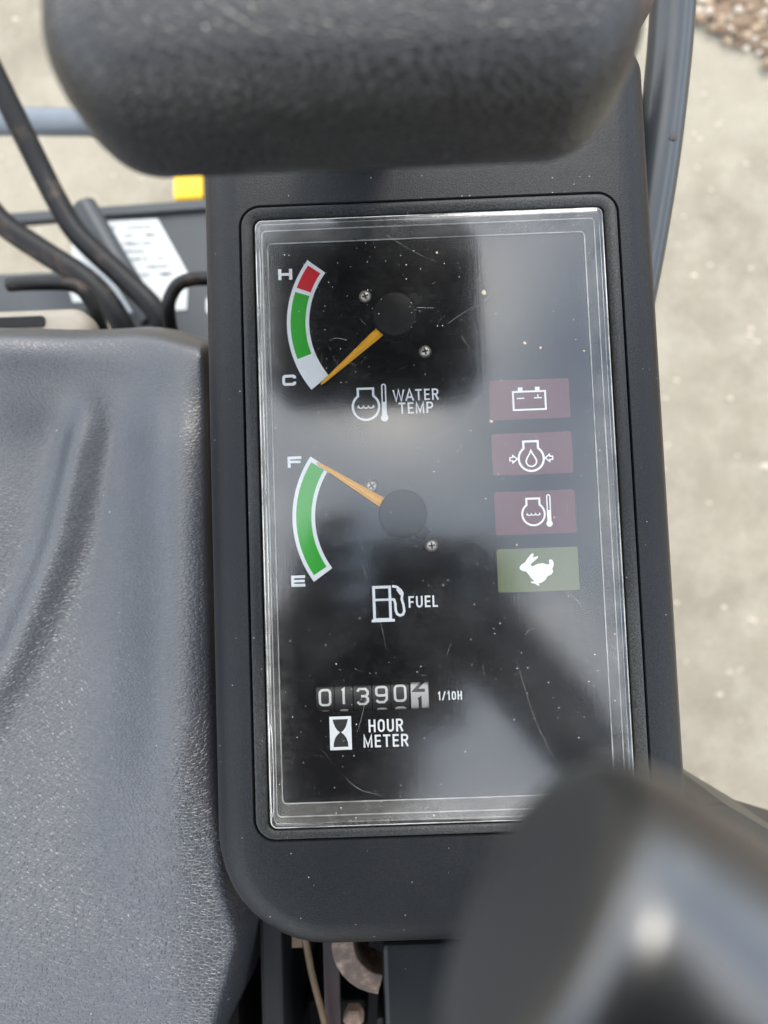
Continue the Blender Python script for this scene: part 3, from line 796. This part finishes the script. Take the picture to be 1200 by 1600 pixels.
# black box beside the console's near corner
bxo = thing('switch_box', 'small black chamfered box beside the near right console corner', 'box', (152, -184, -120))
q = [(-40, -110), (90, -110), (90, 30), (24, 52), (-16, 78), (-27, 78), (-40, 70)]
obj('case', *loft([lz(q, 0), lz(q, 88), lz([(x * .98, y * .98) for x, y in q], 90)], True, True), 'plastic_smooth', bxo, bevel=1.5)
obj('lid', *loft([lz([(x * .92, y * .92) for x, y in q], 90.2), lz([(x * .9, y * .9) for x, y in q], 92)], False, True), 'plastic_smooth', bxo)

# ================================================================== under the near edge of the console
lb = thing('lower_box', 'black boxy cover below the near edge of the console', 'box', (30, -260, -200))
obj('case', *boxv(-42, -140, 0, 90, 78, 120), 'plastic_smooth', lb, bevel=2.5)
obj('lip', *boxv(-46, -140, 60, -42.2, 40, 112), 'body_dark', lb, bevel=1)
br = thing('bracket', 'rusty curved steel bracket under the near edge of the console', 'bracket', (-25, -190, -110))
ra_ = arc(12, 6, 24, 100, 265, 14); rb = arc(14, 6, 15, 100, 265, 14)
obj('strap', *loft([lz(ra_, 0), lz(ra_, 24), lz(rb, 24), lz(rb, 0), lz(ra_, 0)], closed=False), 'rusty_steel', br, bevel=.8)
obj('bolt', *lathe([(5, 20), (5, 27), (4, 28), (1, 28)], 6, (-2, -28, 0)), 'rusty_steel', br)
st = thing('ochre_strap', 'thin brown ochre strap hanging below the console corner', 'strap', (-50, -176, -80))
obj('band', *tubev(catmull([(-1, 14, 6), (1, 0, 0), (4, -22, -4), (9, -50, -10), (12, -80, -14)], 6), 1.7, 8), 'rust_strip', st, smooth=True)
obj('tab', *boxv(-5, -6, -3, 0, 10, 0), 'rust_strip', st)
pl = thing('maroon_plate', 'narrow dark maroon plate between strap and rusty bracket', 'plate', (-42, -200, -100))
plain('maroon', (0.016, 0.007, 0.007), 0.5, nscale=80, namp=.5)
obj('plate', *boxv(0, -60, 0, 8, 40, 4), 'maroon', pl, bevel=.6)

# ================================================================== levers, bars and plates ahead of the seat
def bent(name, label, pts, r, mat='lever_worn', cat='lever', k=6, group=None):
    o0 = Vector(pts[-1]); t = thing(name, label, cat, tuple(o0), group)
    obj('rod', *tubev([Vector(q) - o0 for q in catmull(pts, k)], r, 14), mat, t, smooth=True, angle=60)
    return t
l1 = bent('travel_lever', 'longer bent black travel lever with scuffed paint, ending beside the loop handle', [(-330, 470, -240), (-306, 412, -270), (-275, 332, -300), (-262, 303, -305), (-246, 275, -308), (-212, 240, -310), (-186, 212, -312), (-179, 190, -325), (-178, 160, -370)], 9.0)
l2 = bent('travel_lever', 'shorter bent black travel lever nearest the left picture edge', [(-345, 352, -260), (-318, 303, -290), (-300, 280, -296), (-270, 258, -300), (-236, 234, -304), (-216, 206, -312), (-210, 180, -330), (-208, 150, -370)], 9.6)
bent('brace', 'straight dark brace crossing behind the bent levers', [(-262, 325, -360), (-232, 270, -360), (-205, 222, -365)], 11, 'frame_grey', 'brace', 2)
bent('loop_handle', 'black loop handle beside the console at the seat front', [(-60, 194, -205), (-110, 194, -203), (-131, 193, -202), (-141, 186, -204), (-146, 172, -212), (-147, 140, -250)], 4.6, cat='handle')
bent('loop_handle', 'black loop handle behind the tan pad at the left', [(-252, 196, -205), (-235, 195, -202), (-208, 193, -202), (-198, 184, -206), (-194, 168, -216), (-192, 140, -250)], 4.6, cat='handle')
bent('cross_tube', 'pale grey horizontal steel tube beyond the levers', [(-600, 466, -450), (-380, 461, -450), (-300, 457, -450), (-60, 448, -450)], 13.5, 'steel_tube', 'tube', 3)
yb = thing('yellow_bracket', 'bright yellow painted block beyond the decal plate', 'bracket', (-216, 445, -600))
obj('block', *boxv(-19, -22, 0, 14, 40, 50), 'yellow_paint', yb, bevel=3)
obj('side_plate', *boxv(15, -22, 0, 40, 40, 46), 'frame_grey', yb, bevel=2)

fp = thing('floor_plate', 'dark grey floor frame plate carrying a white decal', 'plate', (-250, 280, -400))
obj('top_bar', *loft([[(-300, 36, 8), (-300, 46, 8), (-300, 46, 18), (-300, 36, 18)], [(130, 50, 8), (130, 59, 8), (130, 59, 18), (130, 50, 18)]], True, True), 'frame_grey', fp, bevel=1.2)
obj('plate', *loft([lz([(-42, 47.4), (130, 53), (130, -90), (20, -90), (0, -50)], 4), lz([(-42, 47.4), (130, 53), (130, -90), (20, -90), (0, -50)], 12)], True, True), 'frame_grey', fp, bevel=1)
obj('lower_bar', *boxv(-300, -45, 0, -22, -2, 12), 'frame_grey', fp, bevel=2)
dc = thing('decal', 'white instruction decal with blurred grey print on the floor plate', 'decal', (-262, 277, -387.6))
dq = [(-24, 46.5), (57, 46.5), (84, -6), (84, -12), (82, -40), (8, -41), (-22, 12)]
obj('sheet', *loft([lz(dq, 0), lz(dq, .5)], True, True), 'decal_white', dc)
for i in range(110):
    row = rng.randrange(7); y = 40 - row * 7.5; x = -8 + row * 3 + rng.uniform(0, 66)
    w_, h_ = rng.uniform(2, 7), rng.uniform(.8, 2.2)
    if x + w_ > 54 + row * 3.0: continue
    obj('print_mark', *quad(x, y - h_, x + w_, y, .62 + i * .01), 'decal_grey' if i % 6 else 'frame_grey', dc)
d2 = thing('decal', 'small white decal strip at the left of the levers', 'decal', (-290, 262, -387.6))
obj('sheet', *loft([lz([(-2, 12), (16, 12), (40, -14), (6, -14)], 0), lz([(-2, 12), (16, 12), (40, -14), (6, -14)], .5)], True, True), 'decal_white', d2)
d3 = thing('decal', 'small white decal patch beside the loop handle', 'decal', (-160, 236, -387.6))
obj('sheet', *loft([lz(rrect(-2, -4, 18, 12, 4, 4), 0), lz(rrect(-2, -4, 18, 12, 4, 4), .5)], True, True), 'decal_white', d3)
tp = thing('tan_pad', 'tan rubber pad edge in front of the seat at left', 'pad', (-230, 140, -150))
obj('pad', *pad(0, -8, 62, 22, 14, [(4, 0), (0, 4), (0, 12), (2, 17), (7, 19)], 8), 'rubber_tan', tp, smooth=True, angle=60)
obj('insert', *loft([lz(rrect(-60, 2, 36, 8, 2, 4), 19.2), lz(rrect(-60, 2, 36, 8, 2, 4), 20.4)], False, True), 'lever_black', tp)
# knob at the far right behind the armrest
kb = thing('control_knob', 'dark brown rounded knob beyond the armrest near the rail', 'knob', (97, 227, -40))
plain('knob_brown', (0.035, 0.022, 0.018), 0.4, nscale=60, namp=.3)
obj('knob', *lathe([(5, 0), (6, 20), (13, 26), (17, 34), (17.5, 42), (14, 50), (6, 54)], 26), 'knob_brown', kb, smooth=True)
cp = thing('cream_panel', 'cream coloured panel edge between the console and the rail', 'panel', (110, 240, -60))
obj('panel', *boxv(-60, -10, -40, 10, 120, -10), 'rubber_tan', cp, bevel=3)

# ================================================================== photographer: seen as the dark reflection in the cover
ph = thing('phone', 'dark phone held above the console, seen as reflection in the cover', 'phone', (0, 0, 0))
ph.matrix_world = camo.matrix_world.copy()
obj('case', *loft([lz(rrect(-20, -128, 54, 20, 9, 6), z + o) for z, o in ((4, 0), (12, 0))], True, True), 'phone_black', ph, bevel=1.5)
obj('screen', *loft([lz(rrect(-18, -126, 52, 18, 8, 6), 12.2), lz(rrect(-18, -126, 52, 18, 8, 6), 12.6)], False, True), 'phone_glass', ph)

def skin_mesh(name, chains, mat, parent, sub=2):
    """chains of (x,y,z,r) in metres; a chain may start with an index into named joints"""
    verts, edges, rad, named = [], [], [], {}
    for ch in chains:
        prev = None
        for e in ch:
            if isinstance(e, str): prev = named[e]; continue
            verts.append(e[:3]); rad.append(e[3]); i = len(verts) - 1
            if len(e) > 4: named[e[4]] = i
            if prev is not None: edges.append((prev, i))
            prev = i
    me = bpy.data.meshes.new(name); me.from_pydata(verts, edges, [])
    o = bpy.data.objects.new(name, me); COL.objects.link(o); me.materials.append(M[mat]); o.parent = parent
    sk = o.modifiers.new('skin', 'SKIN'); sk.use_smooth_shade = True
    for i, r_ in enumerate(rad):
        me.skin_vertices[0].data[i].radius = (r_, r_)
    me.skin_vertices[0].data[0].use_root = True
    sb_ = o.modifiers.new('sub', 'SUBSURF'); sb_.levels = sub; sb_.render_levels = sub
    return o
per = thing('person', 'person in dark jacket and cap holding a phone, seen as dark reflection', 'person', (150, -780, -950))
O = Vector((.15, -.78, -.95))
def q4(x, y, z, r_, *n): return (x - O.x, y - O.y, z - O.z, r_, *n)
chains = [
    [q4(.14, -.78, -.05, .15, 'pelvis'), q4(.12, -.70, .15, .135), q4(.07, -.56, .36, .155, 'chest'), q4(.0, -.43, .47, .10), q4(-.04, -.35, .53, .060), q4(-.06, -.30, .57, .072), q4(-.08, -.255, .61, .094), q4(-.085, -.23, .64, .09), q4(-.085, -.215, .69, .07)],
    ['chest', q4(.20, -.54, .42, .075), q4(.27, -.49, .42, .062), q4(.27, -.42, .37, .046), q4(.23, -.28, .355, .042), q4(.15, -.15, .345, .034), q4(.095, -.075, .334, .028, 'rw')],
    ['chest', q4(-.07, -.50, .43, .075), q4(-.14, -.45, .43, .062), q4(-.18, -.35, .395, .046), q4(-.19, -.26, .37, .042), q4(-.14, -.14, .35, .034), q4(-.088, -.06, .336, .028, 'lw')],
    ['pelvis', q4(.25, -.78, -.16, .09), q4(.26, -.78, -.50, .065), q4(.26, -.80, -.86, .042), q4(.27, -.70, -.91, .035)],
    ['pelvis', q4(.03, -.78, -.16, .09), q4(.02, -.78, -.50, .065), q4(.02, -.80, -.86, .042), q4(.02, -.70, -.91, .035)],
]
chains += [['rw', q4(.078, .008 - .022 * k, .326, .011), q4(.066, .010 - .022 * k, .316, .0095), q4(.050, .010 - .022 * k, .319, .009)] for k in range(4)] + [['rw', q4(.072, -.095, .345, .012), q4(.045, -.075, .334, .010)]]
chains += [['lw', q4(-.060, .030 - .022 * k, .326, .011), q4(-.045, .033 - .022 * k, .316, .0095), q4(-.026, .033 - .022 * k, .319, .009)] for k in range(4)] + [['lw', q4(-.06, -.09, .345, .012), q4(-.03, -.07, .334, .010)]]
skin_mesh('body', chains, 'jacket', per)
# cap with peak
def ell(c, r, n=20, m_=12, zmin=-1.0):
    loops = []
    for k in range(m_ + 1):
        a = -PI / 2 * min(1, -zmin) + (PI / 2 + PI / 2 * min(1, -zmin)) * k / m_
        loops.append([(c[0] + r[0] * max(.02, math.cos(a)) * math.cos(2 * PI * i / n), c[1] + r[1] * max(.02, math.cos(a)) * math.sin(2 * PI * i / n), c[2] + r[2] * math.sin(a)) for i in range(n)])
    return loft(loops, True, True)
v, f = ell((-.083 - O.x, -.23 - O.y, .675 - O.z), (.118, .125, .095), zmin=-.25)
obj('cap', v, f, 'cap_cloth', per, smooth=True, unit=1.0)
v, f = loft([[(-.083 - O.x + r_ * math.cos(R(a)), -.215 - O.y + r_ * 1.15 * math.sin(R(a)), .655 - O.z + dz) for a in range(20, 161, 10)] for r_, dz in ((.10, .004), (.155, -.012), (.155, -.017), (.10, -.002))], closed=False)
obj('cap_peak', v, f, 'cap_cloth', per, smooth=True, unit=1.0, angle=40)
